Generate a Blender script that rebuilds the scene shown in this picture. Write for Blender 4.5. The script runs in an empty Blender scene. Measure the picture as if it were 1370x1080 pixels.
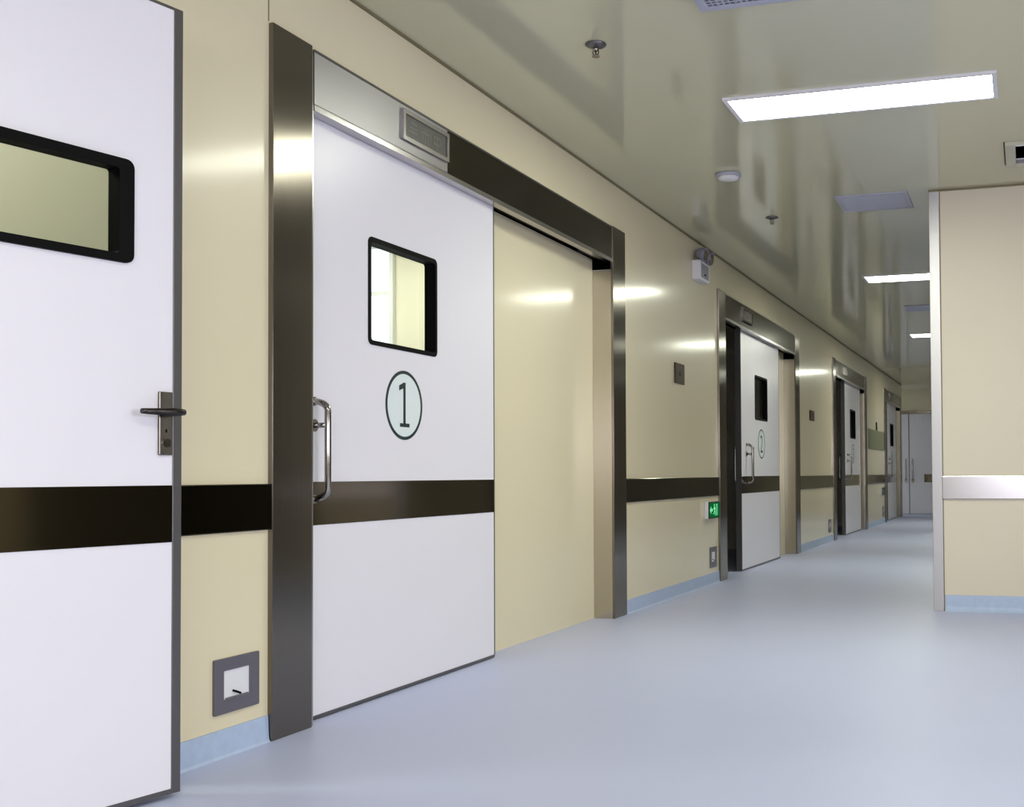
import bpy, bmesh, math
from mathutils import Vector, Matrix
PI = math.pi
scene = bpy.context.scene
col = scene.collection

# ------------------------------------------------------------------ camera
F, CX, CY = 1514.44, 939.67, 598.21          # focal length and optical centre in pixels of 1370x1080
cam_d = bpy.data.cameras.new('camera'); cam = bpy.data.objects.new('camera', cam_d); col.objects.link(cam)
cam_d.sensor_fit = 'HORIZONTAL'; cam_d.sensor_width = 36.0
cam_d.lens = F / 1370 * 36.0
cam_d.shift_x = -(CX - 685) / 1370
cam_d.shift_y = (CY - 540) / 1370
cam_d.clip_start = 0.02; cam_d.clip_end = 200
a, b, c = math.radians(15.9462), math.radians(1.4153), math.radians(-0.4297)
fw = Vector((-math.sin(a)*math.cos(b), math.cos(a)*math.cos(b), math.sin(b)))
rt = Vector((math.cos(a), math.sin(a), 0)); up = rt.cross(fw)
# picture right / up axes after the roll
X = rt*math.cos(c) + up*math.sin(c)
Y = -rt*math.sin(c) + up*math.cos(c)
cam.matrix_world = Matrix(((X.x, Y.x, -fw.x, 0), (X.y, Y.y, -fw.y, 0), (X.z, Y.z, -fw.z, 0.85), (0, 0, 0, 1)))
scene.camera = cam

# ------------------------------------------------------------------ world, exposure
w = bpy.data.worlds.new('world'); scene.world = w; w.use_nodes = True
w.node_tree.nodes['Background'].inputs[0].default_value = (0.75, 0.85, 1.0, 1)
w.node_tree.nodes['Background'].inputs[1].default_value = 1.0
scene.view_settings.view_transform = 'Standard'; scene.view_settings.look = 'None'
scene.view_settings.gamma = 1.0; scene.view_settings.use_curve_mapping = False
scene.view_settings.exposure = 1.4

LAMP = 13.0            # emission of the ceiling panels
# daylight arriving through the hall windows behind and beside the camera
def area(name, loc, rot, sx, sy, power, colr):
    l = bpy.data.lights.new(name, 'AREA'); l.shape = 'RECTANGLE'; l.size = sx; l.size_y = sy
    l.energy = power; l.color = colr
    o = bpy.data.objects.new(name, l); col.objects.link(o); o.location = loc; o.rotation_euler = rot
    return o
area('window_daylight', (0.75, -3.93, 1.45), (PI/2, 0, 0), 2.5, 1.0, 28, (0.96, 0.92, 1.0))
area('side_window_daylight', (3.93, 1.2, 1.5), (PI/2, 0, PI/2), 4.0, 1.2, 34, (0.96, 0.92, 1.0))

# ------------------------------------------------------------------ constants of the place
L = -2.369      # left wall
HC = 2.6135     # ceiling
RY = 7.14       # stub wall facing the camera
RX = -0.56      # its left edge
BR0, BR1 = 0.683, 0.832   # bump rail band
LY1 = 22.75     # left wall ends
EY = 24.0       # end wall
BX = 4.0        # hall right wall
BY = -4.0       # hall back wall

# ------------------------------------------------------------------ materials
def lin(v):
    v /= 255.0
    return v/12.92 if v <= 0.04045 else ((v+0.055)/1.055)**2.4
def rgb(r, g, b_): return (lin(r), lin(g), lin(b_), 1)
def mat(name, colr, rough=0.5, metal=0.0, coat=0.0, coat_r=0.1, spec=0.5, noise=0.0, nscale=(3, 3, 3), bump=0.0, bscale=(8, 8, 8), rnoise=0.0, aniso=0.0, ior=1.5, grain='V', coat_ior=1.5):
    m = bpy.data.materials.new(name); m.use_nodes = True
    nt = m.node_tree; N = nt.nodes; K = nt.links; p = N['Principled BSDF']
    p.inputs['Base Color'].default_value = colr
    p.inputs['Roughness'].default_value = rough; p.inputs['Metallic'].default_value = metal
    p.inputs['Coat Weight'].default_value = coat; p.inputs['Coat Roughness'].default_value = coat_r
    p.inputs['Specular IOR Level'].default_value = spec; p.inputs['IOR'].default_value = ior
    p.inputs['Coat IOR'].default_value = coat_ior; p.inputs['Anisotropic'].default_value = aniso
    if aniso:
        tg = N.new('ShaderNodeCombineXYZ'); tg.inputs[2].default_value = 1.0
        if grain == 'V':      # vertical brushing spreads highlights sideways
            ge = N.new('ShaderNodeNewGeometry'); cr = N.new('ShaderNodeVectorMath'); cr.operation = 'CROSS_PRODUCT'
            K.new(ge.outputs['Normal'], cr.inputs[0]); K.new(tg.outputs[0], cr.inputs[1]); K.new(cr.outputs[0], p.inputs['Tangent'])
        else: K.new(tg.outputs[0], p.inputs['Tangent'])
    tc = N.new('ShaderNodeTexCoord')
    def nz(scale, detail=4):
        mp = N.new('ShaderNodeMapping'); mp.inputs['Scale'].default_value = scale
        K.new(tc.outputs['Object'], mp.inputs['Vector'])
        t = N.new('ShaderNodeTexNoise'); t.inputs['Scale'].default_value = 1.0; t.inputs['Detail'].default_value = detail
        K.new(mp.outputs[0], t.inputs['Vector']); return t
    if noise:
        t = nz(nscale)
        mr = N.new('ShaderNodeMapRange'); mr.inputs['To Min'].default_value = 1-noise; mr.inputs['To Max'].default_value = 1+noise
        K.new(t.outputs['Fac'], mr.inputs['Value'])
        mx = N.new('ShaderNodeVectorMath'); mx.operation = 'SCALE'; mx.inputs[0].default_value = colr[:3]
        K.new(mr.outputs[0], mx.inputs['Scale']); K.new(mx.outputs[0], p.inputs['Base Color'])
    if rnoise:
        t = nz(nscale)
        mr = N.new('ShaderNodeMapRange'); mr.inputs['To Min'].default_value = rough-rnoise; mr.inputs['To Max'].default_value = rough+rnoise
        K.new(t.outputs['Fac'], mr.inputs['Value']); K.new(mr.outputs[0], p.inputs['Roughness'])
    if bump:
        t = nz(bscale, 2)
        bp = N.new('ShaderNodeBump'); bp.inputs['Strength'].default_value = 1.0; bp.inputs['Distance'].default_value = bump
        K.new(t.outputs['Fac'], bp.inputs['Height']); K.new(bp.outputs[0], p.inputs['Normal'])
        K.new(bp.outputs[0], p.inputs['Coat Normal'])
    return m
def emit(name, colr, s):
    m = bpy.data.materials.new(name); m.use_nodes = True; nt = m.node_tree; nt.nodes.clear()
    e = nt.nodes.new('ShaderNodeEmission'); o = nt.nodes.new('ShaderNodeOutputMaterial')
    e.inputs[0].default_value = colr; e.inputs[1].default_value = s; nt.links.new(e.outputs[0], o.inputs[0]); return m
def glassy(name, tint=(0.9, 0.93, 0.9, 1), refl=0.12):
    m = bpy.data.materials.new(name); m.use_nodes = True; nt = m.node_tree; nt.nodes.clear(); N = nt.nodes
    o = N.new('ShaderNodeOutputMaterial'); mx = N.new('ShaderNodeMixShader'); t = N.new('ShaderNodeBsdfTransparent')
    g = N.new('ShaderNodeBsdfGlossy'); f = N.new('ShaderNodeFresnel'); f.inputs[0].default_value = 1.5
    t.inputs[0].default_value = tint; g.inputs['Roughness'].default_value = 0.02
    ge = N.new('ShaderNodeNewGeometry'); sb = N.new('ShaderNodeMath'); sb.operation = 'SUBTRACT'; sb.inputs[0].default_value = 1; sb.use_clamp = True
    nt.links.new(ge.outputs['Backfacing'], sb.inputs[1]); mu = N.new('ShaderNodeMath'); mu.operation = 'MULTIPLY'
    nt.links.new(sb.outputs[0], mu.inputs[0]); nt.links.new(f.outputs[0], mu.inputs[1]); nt.links.new(mu.outputs[0], mx.inputs[0]); nt.links.new(t.outputs[0], mx.inputs[1]); nt.links.new(g.outputs[0], mx.inputs[2])
    nt.links.new(mx.outputs[0], o.inputs[0]); return m
M = {}
M['wall'] = mat('cream wall panel', rgb(222, 212, 182), 0.35, spec=0.15, coat=1.0, coat_r=0.13, coat_ior=1.22, bump=0.0004, bscale=(1, 1.2, .5), noise=0.02)
M['wall_matt'] = mat('cream satin wall panel', rgb(214, 205, 186), 0.4, spec=0.4, noise=0.02)
M['ceiling'] = mat('glossy cream ceiling panel', rgb(200, 196, 168), 0.09, spec=0.8, bump=0.00008, bscale=(1.6, .5, 1), noise=0.02)
M['darkwall'] = mat('wall darkened for reflections', rgb(112, 106, 92), 0.35, spec=0.4, noise=0.02)  # colour darkened so steel and gloss mirror a dark space opposite
M['floor'] = mat('blue grey vinyl', rgb(188, 194, 226), 0.42, spec=0.35, noise=0.05, nscale=(1.2, 1.2, 1), bump=0.0005, bscale=(1.5, 1.5, 1))
M['base'] = mat('blue vinyl skirting', rgb(172, 188, 216), 0.45, noise=0.12, nscale=(30, 30, 30))
M['white'] = mat('white door laminate', rgb(228, 225, 233), 0.3, spec=0.5, noise=0.01)
M['steel'] = mat('brushed stainless steel', rgb(124, 118, 110), 0.2, 1.0, rnoise=0.03, nscale=(120, 120, 1.5), noise=0.06, aniso=0.8)
M['steel_h'] = mat('crosswise brushed stainless steel', rgb(72, 66, 56), 0.2, 1.0, nscale=(.5, .5, 200), noise=0.02, aniso=0.5, grain='H')
M['rail'] = mat('stainless band', rgb(84, 78, 66), 0.1, 1.0, noise=0.05, nscale=(1, 1.5, 80))
M['cover'] = mat('satin steel lightened for lamp reflection', rgb(176, 174, 178), 0.42, 1.0, noise=0.03, nscale=(.5, .5, 100), aniso=0.5, grain='H')  # light base colour imitates the ceiling lamp blurred in the header
M['reveal'] = mat('reveal steel lightened for reflections', rgb(188, 180, 162), 0.26, 1.0, nscale=(120, 120, 1.5), noise=0.04, aniso=0.7)  # base colour lightened and tinted to imitate reflections on the reveal
M['bright'] = mat('polished steel', rgb(186, 184, 186), 0.22, 1.0, rnoise=0.05, nscale=(1, 1, 200))
M['corner'] = mat('brushed corner guard steel', rgb(184, 182, 186), 0.36, 1.0, rnoise=0.06, nscale=(1, 1, 200), aniso=0.7, grain='H')
M['chrome'] = mat('chrome', rgb(160, 155, 150), 0.12, 1.0)
M['trim'] = mat('grey door edging', rgb(110, 108, 108), 0.35, 0.8)
M['dark_steel'] = mat('dark steel', rgb(70, 66, 64), 0.25, 1.0)
M['black'] = mat('black rubber frame', rgb(5, 5, 6), 0.6, spec=.1)
M['void'] = mat('black in place of shade', (.0006, .0006, .0006, 1), 1.0, spec=0)  # black colour in place of shade inside hollows
M['frame_cream'] = mat('cream painted metal', rgb(196, 192, 172), .4)
M['dark'] = mat('dark parts and shade', rgb(18, 17, 15), 0.6)
M['glass'] = glassy('clear glass')
M['seam'] = mat('panel seam', rgb(120, 112, 84), 0.6)
M['sign'] = mat('sign black green paint', rgb(22, 46, 44), 0.4)
M['signbg'] = mat('pale mint sticker', rgb(220, 229, 230), 0.4)
M['display'] = mat('grey display window', rgb(92, 92, 84), 0.3)
M['glyph'] = mat('pale lettering', rgb(118, 116, 108), 0.4)
M['plastic'] = mat('white plastic', rgb(225, 224, 230), 0.4)
M['plastic_grey'] = mat('grey plastic', rgb(128, 124, 142), 0.4)
M['vent'] = mat('lavender grey vent paint', rgb(172, 174, 190), 0.45)
M['brown'] = mat('brown metal plate', rgb(62, 48, 36), 0.45, spec=.2)
M['plate'] = mat('grey outlet plate', rgb(120, 116, 124), 0.4, 0.6)
M['lamp'] = emit('lit diffuser', (0.97, 1.0, 0.84, 1), LAMP)
M['green'] = emit('lit green exit panel', rgb(8, 104, 50), 0.33)
M['exitwhite'] = emit('lit pale green symbol', rgb(130, 235, 170), 0.36)
M['pane'] = emit('daylit pane', rgb(226, 232, 244), 1.1)
M['olive'] = mat('grey green notice board', rgb(120, 122, 100), 0.5)
M['roomwall'] = mat('pale room wall', rgb(228, 220, 204), 0.5)

# ------------------------------------------------------------------ mesh helpers
class MB:
    def __init__(s): s.bm = bmesh.new()
    def box(s, x0, x1, y0, y1, z0, z1, bev=0.0):
        bm = s.bm
        v = [bm.verts.new((x, y, z)) for x in (x0, x1) for y in (y0, y1) for z in (z0, z1)]
        fs = [bm.faces.new([v[i] for i in q]) for q in ((0, 1, 3, 2), (4, 6, 7, 5), (0, 4, 5, 1), (2, 3, 7, 6), (0, 2, 6, 4), (1, 5, 7, 3))]
        if bev:
            es = list({e for f in fs for e in f.edges})
            bmesh.ops.bevel(bm, geom=es, offset=bev, segments=2, affect='EDGES', profile=0.5)
        return s
    def tube(s, pts, r, n=12, cap=True):
        pts = [Vector(p) for p in pts]; rings = []
        ref = None
        for i, p in enumerate(pts):
            d = (pts[min(i+1, len(pts)-1)] - pts[max(i-1, 0)]).normalized()
            if ref is None:
                ref = Vector((0, 0, 1)) if abs(d.z) < 0.9 else Vector((1, 0, 0))
            u = d.cross(ref).normalized(); v = u.cross(d).normalized(); ref = v
            rr = r[i] if isinstance(r, (list, tuple)) else r
            rings.append([s.bm.verts.new(p + (u*math.cos(2*PI*k/n) + v*math.sin(2*PI*k/n))*rr) for k in range(n)])
        for A, B in zip(rings, rings[1:]):
            for k in range(n):
                f = s.bm.faces.new((A[k], A[(k+1) % n], B[(k+1) % n], B[k])); f.smooth = True
        if cap:
            s.bm.faces.new(rings[0]); s.bm.faces.new(list(reversed(rings[-1])))
        return s
    def lathe(s, prof, cx=0, cy=0, cz=0, n=32):      # (r, z) round the z axis
        rings = [[s.bm.verts.new((cx+r*math.cos(2*PI*k/n), cy+r*math.sin(2*PI*k/n), cz+z)) for k in range(n)] for r, z in prof]
        for A, B in zip(rings, rings[1:]):
            for k in range(n):
                f = s.bm.faces.new((A[k], A[(k+1) % n], B[(k+1) % n], B[k])); f.smooth = True
        s.bm.faces.new(rings[0]); s.bm.faces.new(list(reversed(rings[-1])))
        return s
    def ring(s, outer, inner, y0, y1):               # frame in the local XZ plane between two loops, from depth y0 to y1
        n = len(outer)
        lo = [[s.bm.verts.new((x, y, z)) for x, z in lp] for lp in (outer, inner) for y in (y0, y1)]
        of, ob, inf, inb = lo
        for k in range(n):
            j = (k+1) % n
            for A, B in ((of, inf), (inf, inb), (inb, ob), (ob, of)):
                s.bm.faces.new((A[k], A[j], B[j], B[k]))
        return s
    def prism(s, loop, y0, y1):
        f0 = [s.bm.verts.new((x, y0, z)) for x, z in loop]; f1 = [s.bm.verts.new((x, y1, z)) for x, z in loop]
        s.bm.faces.new(f0); s.bm.faces.new(list(reversed(f1)))
        for k in range(len(loop)):
            j = (k+1) % len(loop); s.bm.faces.new((f0[k], f0[j], f1[j], f1[k]))
        return s
    def extr(s, prof, x0, x1):                       # (y, z) profile swept along x
        A = [s.bm.verts.new((x0, y, z)) for y, z in prof]; B = [s.bm.verts.new((x1, y, z)) for y, z in prof]
        s.bm.faces.new(A); s.bm.faces.new(list(reversed(B)))
        for k in range(len(prof)):
            j = (k+1) % len(prof); s.bm.faces.new((A[k], A[j], B[j], B[k]))
        return s
    def build(s, name, material, parent=None):
        bmesh.ops.recalc_face_normals(s.bm, faces=s.bm.faces)
        me = bpy.data.meshes.new(name); s.bm.to_mesh(me); s.bm.free(); me.materials.append(material)
        o = bpy.data.objects.new(name, me); col.objects.link(o)
        if parent: o.parent = parent
        return o
def B(*a_, **k): return MB().box(*a_, **k)
def tag(o, label=None, cat=None, group=None, kind=None):
    if label: o['label'] = label
    if cat: o['category'] = cat
    if group: o['group'] = group
    if kind: o['kind'] = kind
    return o
def empty(name, loc, rz=0.0):
    o = bpy.data.objects.new(name, None); col.objects.link(o); o.location = loc; o.rotation_euler = (0, 0, rz); o.empty_display_size = .1
    return o
def rrect(x0, x1, z0, z1, r, n=5):
    out = []
    for cx, cz, a0 in ((x1-r, z1-r, 0), (x0+r, z1-r, PI/2), (x0+r, z0+r, PI), (x1-r, z0+r, 3*PI/2)):
        for k in range(n+1):
            t = a0 + PI/2*k/n; out.append((cx+r*math.cos(t), cz+r*math.sin(t)))
    return out
def struct(o, label, cat): return tag(o, label, cat, None, 'structure')

# ------------------------------------------------------------------ floor, ceiling, walls
struct(B(-6.3, BX+.2, BY-.2, EY+.2, -.1, 0).build('floor', M['floor']), 'pale blue grey seamless vinyl floor of the corridor', 'floor')
struct(B(-6.3, BX+.2, BY-.2, EY+.2, HC, HC+.1).build('ceiling', M['ceiling']), 'glossy cream panelled ceiling over the corridor', 'ceiling')

DOORS = [(3.15, 3.40, 3.26-3.15, 1.60, '1'), (8.74, 3.38, 9.68-8.74, 1.60, '2'), (14.33, 3.22, 1.30, 1.52, '3'), (19.78, 2.85, 0.84, 1.45, '4')]
WT = 0.23
wl = MB()
def lw(y0, y1, z0=0.0, z1=HC): wl.box(L-WT, L, y0, y1, z0, z1)
lw(BY, 1.66); lw(1.66, 2.60, 2.16, HC); wl.box(L-.1, L, 2.60, 3.0, 0, HC); y = 3.0
for fy, W, u0, lwid, dg in DOORS:
    lw(y, fy+.08); lw(fy+.08, fy+W-.03, 2.20, HC); y = fy+W-.03
lw(y, LY1)
struct(wl.build('wall_left', M['wall']), 'long cream panelled wall on the left with the numbered sliding doors', 'wall')
struct(B(L-1.2, L-WT, LY1-.12, LY1, 0, HC).build('wall_corner', M['wall']), 'cream wall return past the farthest sliding door', 'wall')
struct(B(L-1.3, BX, EY, EY+.12, 0, HC).build('wall_end', M['wall']), 'cream wall closing the far end of the corridor', 'wall')
struct(B(RX+.004, .16, RY, RY+1.4, 0, HC).build('wall_right', M['wall_matt']), 'pale cream wall on the right facing the viewer', 'wall')
struct(B(.95, BX+.15, RY+2.6, RY+2.8, 0, HC).build('wall_passage', M['darkwall']), 'wall of the side passage hidden to the right, darkened for reflections', 'wall')
struct(B(0.95, 1.1, RY+2.8, EY, 0, HC).build('wall_corridor_right', M['darkwall']), 'wall along the hidden right side of the corridor, darkened for reflections', 'wall')
# hall behind the camera
bw = MB()
bw.box(L-WT, BX, BY-.15, BY, 0, .95); bw.box(L-WT, BX, BY-.15, BY, 1.95, HC); bw.box(L-WT, -.5, BY-.15, BY, .95, 1.95); bw.box(2.0, BX, BY-.15, BY, .95, 1.95)
struct(bw.build('wall_back', M['wall']), 'cream wall with the daylit window behind the viewer', 'wall')
sw = MB()
sw.box(BX, BX+.15, BY, 4.2, 0, .9); sw.box(BX, BX+.15, BY, 4.2, 2.1, HC); sw.box(BX, BX+.15, BY, -1.2, .9, 2.1); sw.box(BX, BX+.15, 3.2, 4.2, .9, 2.1)
struct(sw.build('wall_side', M['wall']), 'cream wall of the hall to the right of the viewer', 'wall')
struct(B(BX, BX+.15, 4.2, RY+2.6, 0, HC).build('wall_side_passage', M['darkwall']), 'end of the hall to the right of the viewer, darkened for reflections', 'wall')
def hall_window(name, ln, hh, loc, rz, lab):
    e = struct(empty(name, loc, rz), lab, 'window')
    f = MB(); t = .05
    f.box(-ln/2, ln/2, -.03, .03, 0, t); f.box(-ln/2, ln/2, -.03, .03, hh-t, hh)
    for k in range(4):
        x = -ln/2 + (ln-t)*k/3; f.box(x, x+t, -.03, .03, t, hh-t)
    f.build('window_frame', M['plastic'], e)
    return e
hall_window('window_1', 2.5, 1.0, (0.75, BY, .95), 0, 'white framed window in the wall behind the viewer')
hall_window('window_2', 4.4, 1.2, (BX, 1.0, .9), PI/2, 'white framed window in the side wall beside the viewer')
# rooms behind the left wall
rm = MB()
for x0, x1, y0, y1 in ((-6.1, -6.0, BY, LY1), (-6.0, L-WT, 3.0, 3.1), (L-WT, L-.1, 3.0, 3.02), (-6.0, L-WT, 7.0, 7.1), (-6.0, L-WT, 12.6, 12.7), (-6.0, L-WT, 18.2, 18.3), (-6.0, L-WT, 0.2, 0.3)):
    rm.box(x0, x1, y0, y1, 0, HC)
struct(rm.build('wall_rooms', M['roomwall']), 'pale partition walls of the rooms seen through the door windows', 'wall')
e = struct(empty('window_3', (-4.75, 6.985, 1.0)), 'bright window of the room seen through the glass of door one', 'window')
B(-.5, .5, -.01, .01, 0, 1.45).build('pane', M['pane'], e)
f = MB(); f.box(-.52, .52, -.03, .01, -.04, 0); f.box(-.52, .52, -.03, .01, 1.45, 1.49); f.box(-.54, -.5, -.03, .01, -.04, 1.49); f.box(.5, .53, -.03, .01, -.04, 1.49); f.box(-.5, .5, -.025, -.01, 1.12, 1.15); f.box(.1, .13, -.025, -.01, 0, 1.45)
f.build('window_frame', M['plastic'], e)

# dark ceiling joint along the left wall, seam lines, bands and skirting
struct(B(L, L+.012, BY, LY1, HC-.008, HC).build('trim_1', M['seam']), 'thin dark joint between the left wall and the ceiling', 'trim')
struct(B(RX, .16, RY-.008, RY, HC-.012, HC).build('trim_2', M['seam']), 'thin dark joint between the right wall and the ceiling', 'trim')
n = 3
for y0 in (3.146,):
    z0 = 2.35
    struct(B(L, L+.0015, y0, y0+.004, z0, HC-.01).build('trim_%d' % n, M['seam']), 'fine vertical panel joint in the left wall above a door frame', 'trim'); n += 1
def band(y0, y1, lab, z0=BR0, z1=BR1):
    global n
    e = B(L, L+.012, y0, y1, z0, z1, bev=.003).build('trim_%d' % n, M['rail']); n += 1
    struct(e, lab, 'bumper band')
def skirt(y0, y1, lab, h=.085):
    m = MB(); m.extr([(0, 0), (-.014, 0), (-.009, .008), (-.007, .03), (-.005, h), (0, h)], 0, y1-y0)
    o = m.build('baseboard_left', M['base']); o.location = (L, y0, 0); o.rotation_euler = (0, 0, PI/2)
    struct(o, lab, 'baseboard')
segs = [(BY, 1.64, 'behind the open swing door'), (2.62, 3.147, 'between the swing door and door one'), (6.552, 8.737, 'between doors one and two'), (12.123, 14.327, 'between doors two and three'), (17.553, 19.777, 'between doors three and four')]
for y0, y1, t in segs:
    band(y0, y1, 'dark stainless bumper band on the cream wall ' + t)
    skirt(y0, y1, 'pale blue coved vinyl skirting ' + t)
# right wall
struct(B(-.498, .16, RY-.014, RY, .690, .832, bev=.003).build('trim_%d' % n, M['bright']), 'bright stainless bumper band across the right wall', 'bumper band'); n += 1
m = MB(); m.extr([(0, 0), (-.03, 0), (-.012, .012), (-.006, .03), (-.005, .1), (0, .1)], 0, .16+.49); o = m.build('baseboard_right', M['base']); o.location = (-.49, RY, 0)
struct(o, 'blue coved vinyl skirting along the right wall', 'baseboard')
cg = MB(); cg.box(RX, RX+.062, RY-.006, RY, 0, HC-.001, bev=.002); cg.box(RX, RX+.0035, RY, RY+.05, 0, HC-.001)
struct(cg.build('trim_%d' % n, M['corner']), 'bright full height stainless corner guard on the right wall edge', 'corner guard'); n += 1
struct(B(RX+.062, RX+.068, RY-.003, RY, 0, HC-.01).build('trim_%d' % n, M['seam']), 'thin dark joint beside the corner guard', 'trim'); n += 1

# ------------------------------------------------------------------ sliding doors
def digit_polys(d):
    cu = bpy.data.curves.new('digit', 'FONT'); cu.body = d; cu.size = .2; cu.align_x = 'CENTER'
    o = bpy.data.objects.new('digit', cu); col.objects.link(o)
    bpy.context.view_layer.update()
    me = bpy.data.meshes.new_from_object(o.evaluated_get(bpy.context.evaluated_depsgraph_get()))
    vs = [v.co.copy() for v in me.vertices]; fs = [list(p.vertices) for p in me.polygons]
    bpy.data.objects.remove(o); bpy.data.curves.remove(cu); bpy.data.meshes.remove(me)
    return vs, fs
def circ(cx, cz, r, n=48): return [(cx+r*math.cos(2*PI*k/n), cz+r*math.sin(2*PI*k/n)) for k in range(n)]
def number_sign(par, u, z, r, d, y):
    bg = MB().prism(circ(u, z, r-.004), y-.0008, y).build('number_sign', M['signbg'], par)
    tag(bg, 'round pale mint sticker with a dark ring and numeral ' + d)
    m = MB().ring(circ(u, z, r), circ(u, z, r-.013), y-.0016, y)
    m.build('ring', M['sign'], bg)
    m = MB()
    if d == '1':
        t = .0085
        m.prism([(u-t, z-.075), (u+t, z-.075), (u+t, z+.092), (u-t*.6, z+.092), (u-.040, z+.078), (u-.040, z+.058), (u-t, z+.068)], y-.0016, y-.0008)
        m.prism([(u-.034, z-.088), (u+.038, z-.088), (u+.038, z-.073), (u-.034, z-.073)], y-.0016, y-.0008)
    else:
        vs, fs = digit_polys(d)
        zc = (max(v.y for v in vs)+min(v.y for v in vs))/2; xc = (max(v.x for v in vs)+min(v.x for v in vs))/2
        bv = [m.bm.verts.new((u+(v.x-xc)*1.1, y-.0016, z+(v.y-zc)*1.2)) for v in vs]
        for q in fs:
            try: m.bm.faces.new([bv[i] for i in q])
            except ValueError: pass
    m.build('numeral', M['sign'], bg)
def d_handle(par, u, z0, z1, y, sgn, mt='chrome'):
    p = .058*sgn; c_ = .035
    pts = [(u, y, z1)]
    for k in range(1, 7):
        t = PI/2*k/6; pts.append((u+.0, y+p*math.sin(t), z1-c_*(1-math.cos(t))))
    for k in range(0, 7):
        t = PI/2*k/6; pts.append((u, y+p*math.cos(t), z0+c_*(1-math.sin(t))))
    m = MB().tube(pts, .0118, 14)
    h = m.build('handle', M[mt], par)
    r = MB()
    zr = z1-.085
    r.tube([(u, y+p, zr), (u, y, zr)], .0095, 12)
    r.tube([(u, y+.006*sgn, zr), (u, y, zr)], .022, 20); r.tube([(u, y+.005*sgn, z1), (u, y, z1)], .016, 20); r.tube([(u, y+.005*sgn, z0), (u, y, z0)], .016, 20)
    r.build('mounting_post', M[mt], h)
def sliding_door(k, fy, W, u0, lwid, dg, label, vis):
    E_ = struct(empty('door_%d' % k, (L, fy, 0), PI/2), label, 'door')
    e1, e2 = .235, .215
    jl = MB().box(0, .212, -.018, .03, 0, 2.345, bev=.002).build('jamb', M['steel'], E_)
    B(.212, e1, -.006, .03, 0, 2.33, bev=.001).build('jamb_edge', M['bright'], jl)
    jr = MB().box(W-e2, W, -.012, .145, 0, 2.345, bev=.002).build('jamb', M['steel'], E_)
    B(W-e2-.012, W-e2, -.006, .0, 2.13, 2.345).build('jamb_edge', M['bright'], jr)
    B(W-e2-.003, W-e2, .001, .119, 0, 2.075).build('reveal', M['reveal'], jr)
    B(W-e2-.010, W-e2, .004, .119, 2.075, 2.083).build('ledge', M['bright'], jr)
    B(W-e2-.006, W-e2, .004, .119, 2.083, 2.150).build('track_shade', M['void'], jr)  # black strip painted in place of the dark gap above the reveal
    hd = MB(); hd.box(e1, W-e2, -.008, .03, 2.148, 2.333, bev=.002); hd = hd.build('header', M['steel_h'], E_)
    if k == 1: tag(B(e1, .80+.375, -.0095, -.0075, 2.150, 2.331).build('cover_plate', M['cover'], hd), 'sheet of steel left of the display, lightened for a blurred lamp reflection')
    B(e1, W-e2, -.010, .034, 2.126, 2.148, bev=.001).build('header_lip', M['bright'], hd)
    B(e1, W-e2, -.010, -.002, 2.333, 2.341).build('header_strip', M['trim'], hd)
    # display over the door
    s0 = .80; m = MB().ring(rrect(s0, s0+.37, 2.19, 2.312, .002, 1), rrect(s0+.018, s0+.352, 2.206, 2.296, .002, 1), -.022, -.0075)
    ds = m.build('display_sign', M['bright' if k == 1 else 'steel'], hd)
    B(s0+.018, s0+.352, -.014, -.0085, 2.206, 2.296).build('display_window', M['display'], hd)
    if k <= 2:
        m = MB(); y_ = -.0155
        def st(x0, x1, z0, z1): m.box(x0, x1, y_, -.014, z0, z1)
        bx, z = s0+.055, 2.218
        # three block characters of the unlit "in operation" panel
        st(bx, bx+.06, z+.052, z+.058); st(bx, bx+.06, z+.034, z+.039); st(bx-.004, bx+.064, z+.018, z+.023); st(bx+.027, bx+.033, z, z+.064)
        bx += .095
        st(bx-.004, bx+.064, z+.040, z+.046); st(bx+.027, bx+.033, z, z+.066); st(bx+.042, bx+.052, z+.054, z+.06); st(bx+.008, bx+.014, z+.012, z+.034); st(bx+.046, bx+.052, z+.012, z+.034)
        bx += .095
        st(bx, bx+.06, z+.048, z+.054); st(bx, bx+.06, z+.02, z+.026); st(bx, bx+.006, z+.02, z+.054); st(bx+.054, bx+.06, z+.02, z+.054); st(bx+.027, bx+.033, z, z+.066)
        m.build('lettering', M['glyph'], hd)
    B(W-e2-.29, W-e2-.0, .036, .12, 2.150, 2.20).build('cavity_shade', M['dark'], E_)  # dark block stands in for the shaded cavity behind the header
    B(e1, W-e2, .10, .119, 2.15, 2.199).build('track', M['steel'], E_)
    sp = B(1.60 if k == 1 else u0+lwid-.06, W-e2, .12, .145, 0, 2.199).build('fixed_panel', M['wall'], E_)
    # leaf with a hole for its window
    u1 = u0+lwid; uc = (u0+u1)/2; z0, z1 = .012, 2.146; y0, y1 = .042, .088
    wx0, wx1, wz0, wz1 = uc-.25, uc+.25, 1.372, 1.765
    m = MB(); m.box(u0, u1, y0, y1, z0, wz0); m.box(u0, u1, y0, y1, wz1, z1); m.box(u0, wx0, y0, y1, wz0, wz1); m.box(wx1, u1, y0, y1, wz0, wz1)
    lf = m.build('leaf', M['white'], E_)
    ed = MB(); ed.box(u1-.003, u1+.004, y0-.002, y1+.002, z0, z1); ed.box(u0-.006, u0+.002, y0-.003, y1+.003, z0, z1); ed.box(u0, u1, y0-.0015, y1, z0-.008, z0+.004)
    ed.build('edge_trim', M['trim'], lf)
    m = MB().ring(rrect(wx0-.012, wx1+.012, wz0-.012, wz1+.012, .024), rrect(wx0+.006, wx1-.004, wz0+.006, wz1-.008, .012), y0-.004, y1+.002)
    m.build('window_frame', M['black'], lf)
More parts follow.
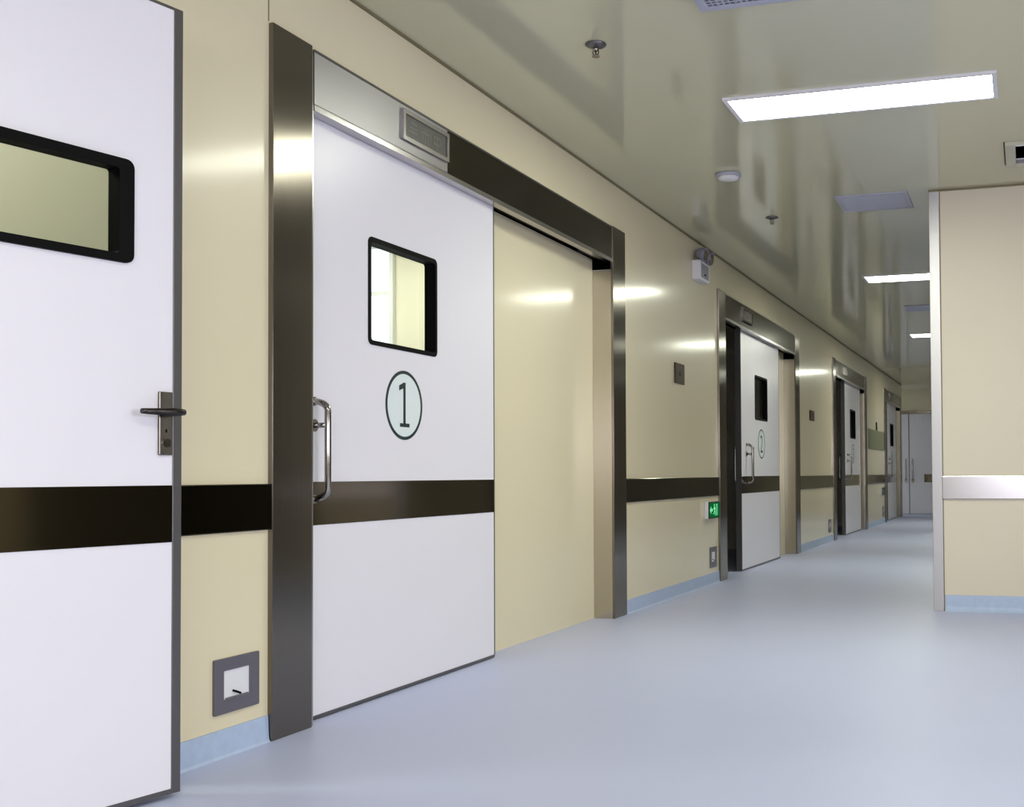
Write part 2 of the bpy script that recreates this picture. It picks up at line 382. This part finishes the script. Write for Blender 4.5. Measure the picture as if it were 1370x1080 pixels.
    B(wx0+.002, wx1-.002, y0+.034, y0+.038, wz0+.002, wz1-.002).build('glass_pane', M['glass'], lf)
    kp = B(u0+.003, u1-.006, y0-.003, y0, BR0, BR1+.004, bev=.001).build('push_plate', M['rail'], lf)
    tag(kp, 'dark mirror-like stainless strip across the leaf')
    number_sign(lf, uc-.0, 1.14, .14, dg, y0)
    hu = u0+.195
    d_handle(lf, hu, .775, 1.12, y0, -1)
    if k > 1: d_handle(lf, hu, .775, 1.12, y1, 1)
    return E_
labs = ['white sliding door numbered 1, closed, nearest of the sliding doors in its steel frame',
        'white sliding door numbered 2, partly open with a black gap, beyond the exit sign',
        'white sliding door third along the left wall, half open, small in the distance',
        'farthest white sliding door on the left wall, just before the corridor end']
for i, (fy, W, u0, lwid, dg) in enumerate(DOORS):
    sliding_door(i+1, fy, W, u0, lwid, dg, labs[i], True)

# ------------------------------------------------------------------ swing door at the left edge
ANG = math.radians(12.5); DW = .88
P1 = Vector((-2.194, 2.5535)); dirv = Vector((math.sin(ANG), math.cos(ANG))); hg = P1 - dirv*DW
E_ = struct(empty('door_5', (hg.x, hg.y, 0), PI/2-ANG), 'white swing door standing ajar at the left edge with black framed window and lever', 'door')
z0, z1 = .012, 2.126
wx0, wx1, wz0, wz1 = DW-.70, DW-.178, 1.430, 1.655
m = MB(); m.box(0, DW-.028, 0, .04, z0+.012, wz0); m.box(0, DW-.028, 0, .04, wz1, z1-.006); m.box(0, wx0, 0, .04, wz0, wz1); m.box(wx1, DW-.028, 0, .04, wz0, wz1)
lf = m.build('leaf', M['white'], E_)
ed = MB(); ed.box(DW-.028, DW, -.002, .042, z0, z1, bev=.002); ed.box(0, DW-.028, -.002, .042, z0, z0+.014); ed.box(0, DW-.028, -.001, .041, z1-.008, z1)
ed.build('edge_trim', M['trim'], lf)
MB().ring(rrect(wx0-.03, wx1+.03, wz0-.022, wz1+.022, .022), rrect(wx0, wx1-.012, wz0, wz1-.004, .008), -.010, .036).build('window_frame', M['black'], lf)
B(wx0-.005, wx1+.005, .016, .020, wz0-.005, wz1+.005).build('glass_pane', M['glass'], lf)
tag(B(0.002, DW-.029, -.003, 0, BR0-.002, BR1+.001, bev=.001).build('push_plate', M['rail'], lf), 'brown bronze looking stainless strip across the leaf')
lp = B(DW-.072, DW-.032, -.008, 0, .913, 1.082, bev=.002).build('lock_plate', M['steel'], E_)
m = MB(); m.tube([(DW-.052, -.008, 1.026), (DW-.052, -.04, 1.026)], .0105, 16)
m.tube([(DW-.030, -.052, 1.0265), (DW-.045, -.053, 1.0265), (DW-.06, -.053, 1.0262), (DW-.085, -.05, 1.026), (DW-.125, -.046, 1.0255), (DW-.150, -.045, 1.0255)], [.008, .0105, .011, .0095, .0085, .007], 14)
m.build('lever', M['dark_steel'], lp)
m = MB(); m.tube([(DW-.052, -.012, .945), (DW-.052, -.008, .945)], .012, 20)
m.build('key_cylinder', M['chrome'], lp)
m = MB(); m.box(DW-.054, DW-.050, -.0095, -.008, .973, .982); m.build('keyhole', M['black'], lp)
fr = MB(); fr.box(-2.60, -2.363, 1.66, 1.69, 0, 2.16); fr.box(-2.455, -2.363, 2.598, 2.625, 0, 2.16); fr.box(-2.60, -2.363, 1.69, 2.575, 2.135, 2.16)
fo = fr.build('door_frame', M['steel']); fo.parent = E_; fo.matrix_parent_inverse = (Matrix.Translation(E_.location) @ Matrix.Rotation(PI/2-ANG, 4, 'Z')).inverted()
hb = MB()
for z in (.25, 1.1, 1.9): hb.tube([(0, .045, z-.05), (0, .045, z+.05)], .008, 10)
hb.build('hinge', M['steel'], E_)

# ------------------------------------------------------------------ double door at the corridor end
E_ = struct(empty('door_6', (-2.35, EY, 0), 0), 'pale grey double swing door at the far end of the corridor', 'door')
fr = MB(); fr.box(-.83, -.77, -.02, 0, 0, 2.16); fr.box(.77, .83, -.02, 0, 0, 2.16); fr.box(-.77, .77, -.02, 0, 2.1, 2.16); fr.build('door_frame', M['steel'], E_)
for s in (-1, 1):
    x0, x1 = (-.767, -.006) if s < 0 else (.006, .767)
    lf = B(x0, x1, -.018, 0, .01, 2.09, bev=.003).build('leaf', M['white'], E_)
    B(x0+(.02 if s < 0 else .3), x1-(.3 if s < 0 else .02), -.024, -.018, BR0-.02, BR1).build('push_plate', M['rail'], lf)
    hx = -.07*s*-1
    m = MB(); m.tube([(hx, -.018, .70), (hx, -.06, .72), (hx, -.06, 1.13), (hx, -.018, 1.15)], .012, 10); m.build('handle', M['chrome'], lf)
    B(min(hx-.025, hx+.025), max(hx-.025, hx+.025), -.028, -.018, .66, .74).build('lock_plate', M['bright'], lf)
B(-.006, .006, -.02, 0, .01, 2.09).build('meeting_strip', M['dark'], E_)

# ------------------------------------------------------------------ ceiling fittings
def ceiling_light(cx, cy, lab, lx=1.2, ly=.31):
    e = tag(empty('ceiling_light', (cx, cy, HC)), lab, 'ceiling light', 'rectangular ceiling light panels')
    o_, i_ = (lx/2+.022, ly/2+.022), (lx/2-.0, ly/2-.0)
    m = MB()
    m.box(-o_[0], o_[0], -o_[1], -i_[1], -.012, 0); m.box(-o_[0], o_[0], i_[1], o_[1], -.012, 0)
    m.box(-o_[0], -i_[0], -i_[1], i_[1], -.012, 0); m.box(i_[0], o_[0], -i_[1], i_[1], -.012, 0)
    m.build('frame', M['plastic'], e)
    B(-i_[0], i_[0], -i_[1], i_[1], -.007, -.001).build('diffuser', M['lamp'], e)
ceiling_light(-.722, 5.26, 'large lit rectangular ceiling light, nearest and widest of the row')
ceiling_light(-.76, 10.22, 'second lit ceiling light, partly hidden by the right wall corner')
ceiling_light(-.78, 14.6, 'third small lit ceiling light far down the corridor')
ceiling_light(-.78, 19.2, 'farthest faint ceiling light near the corridor end')
ceiling_light(-.30, 0.2, 'lit ceiling light directly over the viewer')
ceiling_light(-4.0, 6.1, 'added unseen ceiling light brightening the room behind sliding door one')  # lamp added out of view to brighten the wall behind the glass
ceiling_light(-3.5, 2.2, 'small added unseen ceiling light brightening the room behind the swing door', .5, .31)  # lamp added out of view so the swing door window is not dark
ceiling_light(1.9, 2.6, 'added unseen ceiling light over the right side of the hall')  # extra lamp added out of view to light the hall

def sprinkler(x, y, lab):
    e = tag(empty('sprinkler', (x, y, HC)), lab, 'sprinkler', 'ceiling sprinklers')
    MB().lathe([(.004, 0), (.042, 0), (.044, -.004), (.030, -.012), (.014, -.016)], n=28).build('escutcheon', M['trim'], e)
    MB().lathe([(.010, -.014), (.012, -.022), (.009, -.030)], n=16).build('body', M['chrome'], e)
    m = MB()
    for s in (-1, 1): m.tube([(s*.010, 0, -.026), (s*.014, 0, -.036), (s*.004, 0, -.050)], .0022, 8)
    m.tube([(0, 0, -.03), (0, 0, -.05)], .003, 8); m.build('arms', M['brown'], e)
    MB().lathe([(.016, -.050), (.016, -.0525)], n=20).build('deflector', M['chrome'], e)
sprinkler(-1.666, 4.29, 'metal sprinkler head on the ceiling nearest the viewer, above door one')
sprinkler(-1.651, 7.56, 'small dark sprinkler head on the ceiling beyond the round detector')
e = tag(empty('smoke_detector', (-1.656, 6.39, HC)), 'round white smoke detector on the ceiling between two sprinklers', 'smoke detector')
MB().lathe([(.07, 0), (.075, -.003), (.075, -.014), (.068, -.018)], n=40).build('base', M['vent'], e)
MB().lathe([(.062, -.018), (.058, -.030), (.030, -.038), (.004, -.039)], n=40).build('cover', M['plastic'], e)

def vent(cx, cy, lx, ly, lab, lou, dots=False):
    e = tag(empty('air_vent', (cx, cy, HC)), lab, 'air vent', 'ceiling air vents')
    m = MB(); t = .035
    for a_ in ((-lx/2, lx/2, -ly/2, -ly/2+t), (-lx/2, lx/2, ly/2-t, ly/2), (-lx/2, -lx/2+t, -ly/2+t, ly/2-t), (lx/2-t, lx/2, -ly/2+t, ly/2-t)):
        m.box(*a_, -.010, 0, bev=.002)
    m.build('frame', M['vent'], e)
    B(-lx/2+t, lx/2-t, -ly/2+t, ly/2-t, -.002, 0).build('backing', M['dark'] if dots else M['plastic_grey'], e)
    if dots:
        g = MB(); nx = int((lx-2*t)/.022); ny = int((ly-2*t)/.022)
        for i in range(nx+1):
            x = -lx/2+t+(lx-2*t)*i/nx; g.box(x-.003, x+.003, -ly/2+t, ly/2-t, -.008, -.003)
        for j in range(ny+1):
            y = -ly/2+t+(ly-2*t)*j/ny; g.box(-lx/2+t, lx/2-t, y-.003, y+.003, -.009, -.004)
        g.build('grid', M['vent'], e)
    else:
        g = MB(); nn = lou
        for j in range(nn):
            y = -ly/2+t+(ly-2*t)*(j+.5)/nn
            v = [(-lx/2+t, y-.018, -.003), (lx/2-t, y-.018, -.003), (lx/2-t, y+.012, -.012), (-lx/2+t, y+.012, -.012)]
            bv = [g.bm.verts.new(p) for p in v] + [g.bm.verts.new((p[0], p[1], p[2]+.0015)) for p in v]
            for q in ((0, 1, 2, 3), (7, 6, 5, 4), (0, 4, 5, 1), (1, 5, 6, 2), (2, 6, 7, 3), (3, 7, 4, 0)): g.bm.faces.new([bv[i] for i in q])
        g.build('louvre', M['vent'], e)
vent(-.92, 7.32, .46, .44, 'lavender grey louvred air vent on the ceiling behind the large light', 9)
vent(-.85, 3.84, .62, .50, 'grey air vent cut by the top of the picture, fine grid face', 0, True)
vent(-1.0, 12.2, .42, .42, 'dim distant air vent on the ceiling between two lights', 9)
# square unit, its shaded interior painted as a flat black sheet, right edge of the picture
e = tag(empty('access_panel', (.14, 6.44, HC)), 'steel framed ceiling unit with interior blackened for shade at the right edge', 'ceiling unit')
m = MB(); s_ = .225; t = .055
for a_ in ((-s_, s_, -s_, -s_+.02), (-s_, s_, s_-.03, s_), (-s_, -s_+t, -s_+.02, s_-.03), (s_-t, s_, -s_+.02, s_-.03)):
    m.box(*a_, -.018, 0, bev=.003)
m.build('frame', M['frame_cream'], e)
B(-s_+t, s_-t, -s_+.02, s_-.03, -.004, 0).build('interior_shade', M['void'], e)  # flat black sheet instead of a deep shaded opening
tag(B(-s_+t, s_-t, s_-.115, s_-.032, -.008, -.005).build('bar', M['plastic_grey'], e), 'grey purple bar across the black opening')
B(-s_+t, s_-t, s_-.124, s_-.117, -.010, -.005).build('bar_edge', M['plastic'], e)
B(-s_+t, s_-t, -s_+.018, -s_+.030, -.020, -.005).build('bright_lip', M['plastic'], e)
B(-s_-.008, -s_, -s_, s_, -.004, 0).build('outline_strip', M['dark'], e)  # thin dark strip outlining the left side of the frame

# ------------------------------------------------------------------ wall fittings on the left wall (local: X along the corridor, -Y out of the wall)
def wallthing(name, y, z, lab, cat, group=None): return tag(empty(name, (L, y, z), PI/2), lab, cat, group)
def emergency_light(y, z, lab):
    e = wallthing('emergency_light', y, z, lab, 'emergency light')
    B(-.13, .13, -.065, 0, 0, .145, bev=.006).build('housing', M['plastic'], e)
    tag(B(-.10, .10, -.067, -.064, .02, .125).build('front_panel', M['plastic_grey'], e), 'grey purple front panel')
    B(-.02, .02, -.069, -.066, .04, .055).build('indicator', M['black'], e)
    for s in (-1, 1):
        m = MB(); m.tube([(s*.07, -.035, .14), (s*.08, -.045, .165)], .010, 10); nk = m.build('lamp_neck', M['plastic_grey'], e)
        cx, cz = s*.085, .20
        h = MB(); h.tube([(cx, .0-.02, cz), (cx, -.045, cz), (cx+s*.0, -.075, cz-.01), (cx, -.095, cz-.015)], [.025, .042, .052, .054], 24)
        hd = h.build('lamp_head', M['plastic_grey'], e)
        MB().tube([(cx, -.095, cz-.015), (cx, -.099, cz-.0155)], .046, 24).build('lens', M['chrome'], hd)
emergency_light(8.17, 2.305, 'white twin head emergency light high on the wall before door two')

def exit_sign(y, z, lab, lit=True):
    e = wallthing('exit_sign', y, z, lab, 'exit sign')
    w_, h_ = .16, .065
    B(-w_, w_, -.032, 0, -h_, h_, bev=.003).build('housing', M['plastic'], e)
    MB().ring(rrect(-w_, w_, -h_, h_, .004, 1), rrect(-w_+.012, w_-.012, -h_+.010, h_-.010, .004, 1), -.036, -.030).build('frame', M['dark'], e)
    tag(B(-w_+.012, w_-.012, -.034, -.031, -h_+.010, h_-.010).build('panel', M['green' if lit else 'sign'], e), 'green panel')
    m = MB(); y0, y1 = -.0362, -.034
    # running figure, doorway and arrow
    m.prism(circ(-.005, .036, .010, 16), y0, y1)
    m.prism([(-.012, .022), (.006, .026), (.012, .000), (-.006, -.004)], y0, y1)
    m.prism([(-.010, .022), (-.034, .010), (-.030, .004), (-.006, .014)], y0, y1)
    m.prism([(.006, .024), (.030, .008), (.026, .002), (.006, .014)], y0, y1)
    m.prism([(-.006, -.002), (.004, -.002), (-.014, -.030), (-.038, -.034), (-.036, -.026), (-.018, -.022)], y0, y1)
    m.prism([(.000, .0), (.012, .0), (.030, -.022), (.022, -.044), (.014, -.042), (.020, -.022)], y0, y1)
    for x0, x1, z0, z1 in ((.048, .053, -.044, .044), (.048, .085, .039, .044), (.080, .085, -.044, .044)): m.prism([(x0, z0), (x1, z0), (x1, z1), (x0, z1)], y0, y1)
    m.prism([(-.130, .0), (-.095, .028), (-.095, .010), (-.055, .010), (-.055, -.010), (-.095, -.010), (-.095, -.028)], y0, y1)
    m.build('symbol', M['exitwhite' if lit else 'plastic_grey'], e)
exit_sign(8.50, .578, 'small lit green exit sign low on the wall before door two')
exit_sign(19.35, .55, 'tiny dark sign low on the wall before the farthest door', False)

def plate(y, z, w_, h_, lab, group=None):
    e = wallthing('wall_panel', y, z, lab, 'wall panel', group)
    B(-w_/2, w_/2, -.012, 0, -h_/2, h_/2, bev=.003).build('cover', M['brown'], e)
    B(-w_/2+.02, w_/2-.02, -.0135, -.012, -h_/2+.015, h_/2-.015).build('face', M['brown'], e)
    B(-.02, .02, -.016, -.0135, -.015, .015, bev=.002).build('button', M['dark'], e)
plate(7.69, 1.572, .22, .145, 'dark brown wall control plate between door one and door two')
plate(12.88, 1.525, .26, .115, 'dark box on the wall between doors two and three')
plate(18.75, 1.60, .12, .20, 'small dark fitting above the grey notice board near the third door')
o = B(L+.002, L+.015, 17.75, 19.7, 1.245, 1.56, bev=.003).build('notice_board', M['olive']); tag(o, 'dim grey green board on the wall between the third and farthest doors', 'board')

def outlet(y, z, w_, h_, lab):
    e = wallthing('wall_outlet', y, z, lab, 'outlet', 'recessed wall outlets low on the left wall')
    i0, i1, j0, j1 = -w_/2+.042, w_/2-.045, -h_/2+.042, h_/2-.038
    MB().ring(rrect(-w_/2, w_/2, -h_/2, h_/2, .003, 1), rrect(i0, i1, j0, j1, .002, 1), -.008, 0).build('cover_plate', M['plate'], e)
    B(i0, i1, -.004, 0, j0, j1).build('socket', M['plastic'], e)
    m = MB(); m.tube([(-.018, -.004, j0+.022), (-.004, -.010, j0+.016), (.006, -.016, j0+.010)], .0035, 8); m.build('latch', M['black'], e)
    B(i0+.01, i1-.005, -.0065, -.004, j0, j0+.005).build('lip', M['chrome'], e)
outlet(2.995, .216, .207, .168, 'grey framed recessed outlet low on the wall left of door one')
outlet(8.565, .206, .19, .16, 'grey framed outlet low on the wall under the green exit sign')
outlet(14.05, .206, .19, .16, 'distant outlet low on the wall just before the third door')
outlet(19.55, .206, .19, .16, 'faint distant outlet low on the wall before the farthest door')
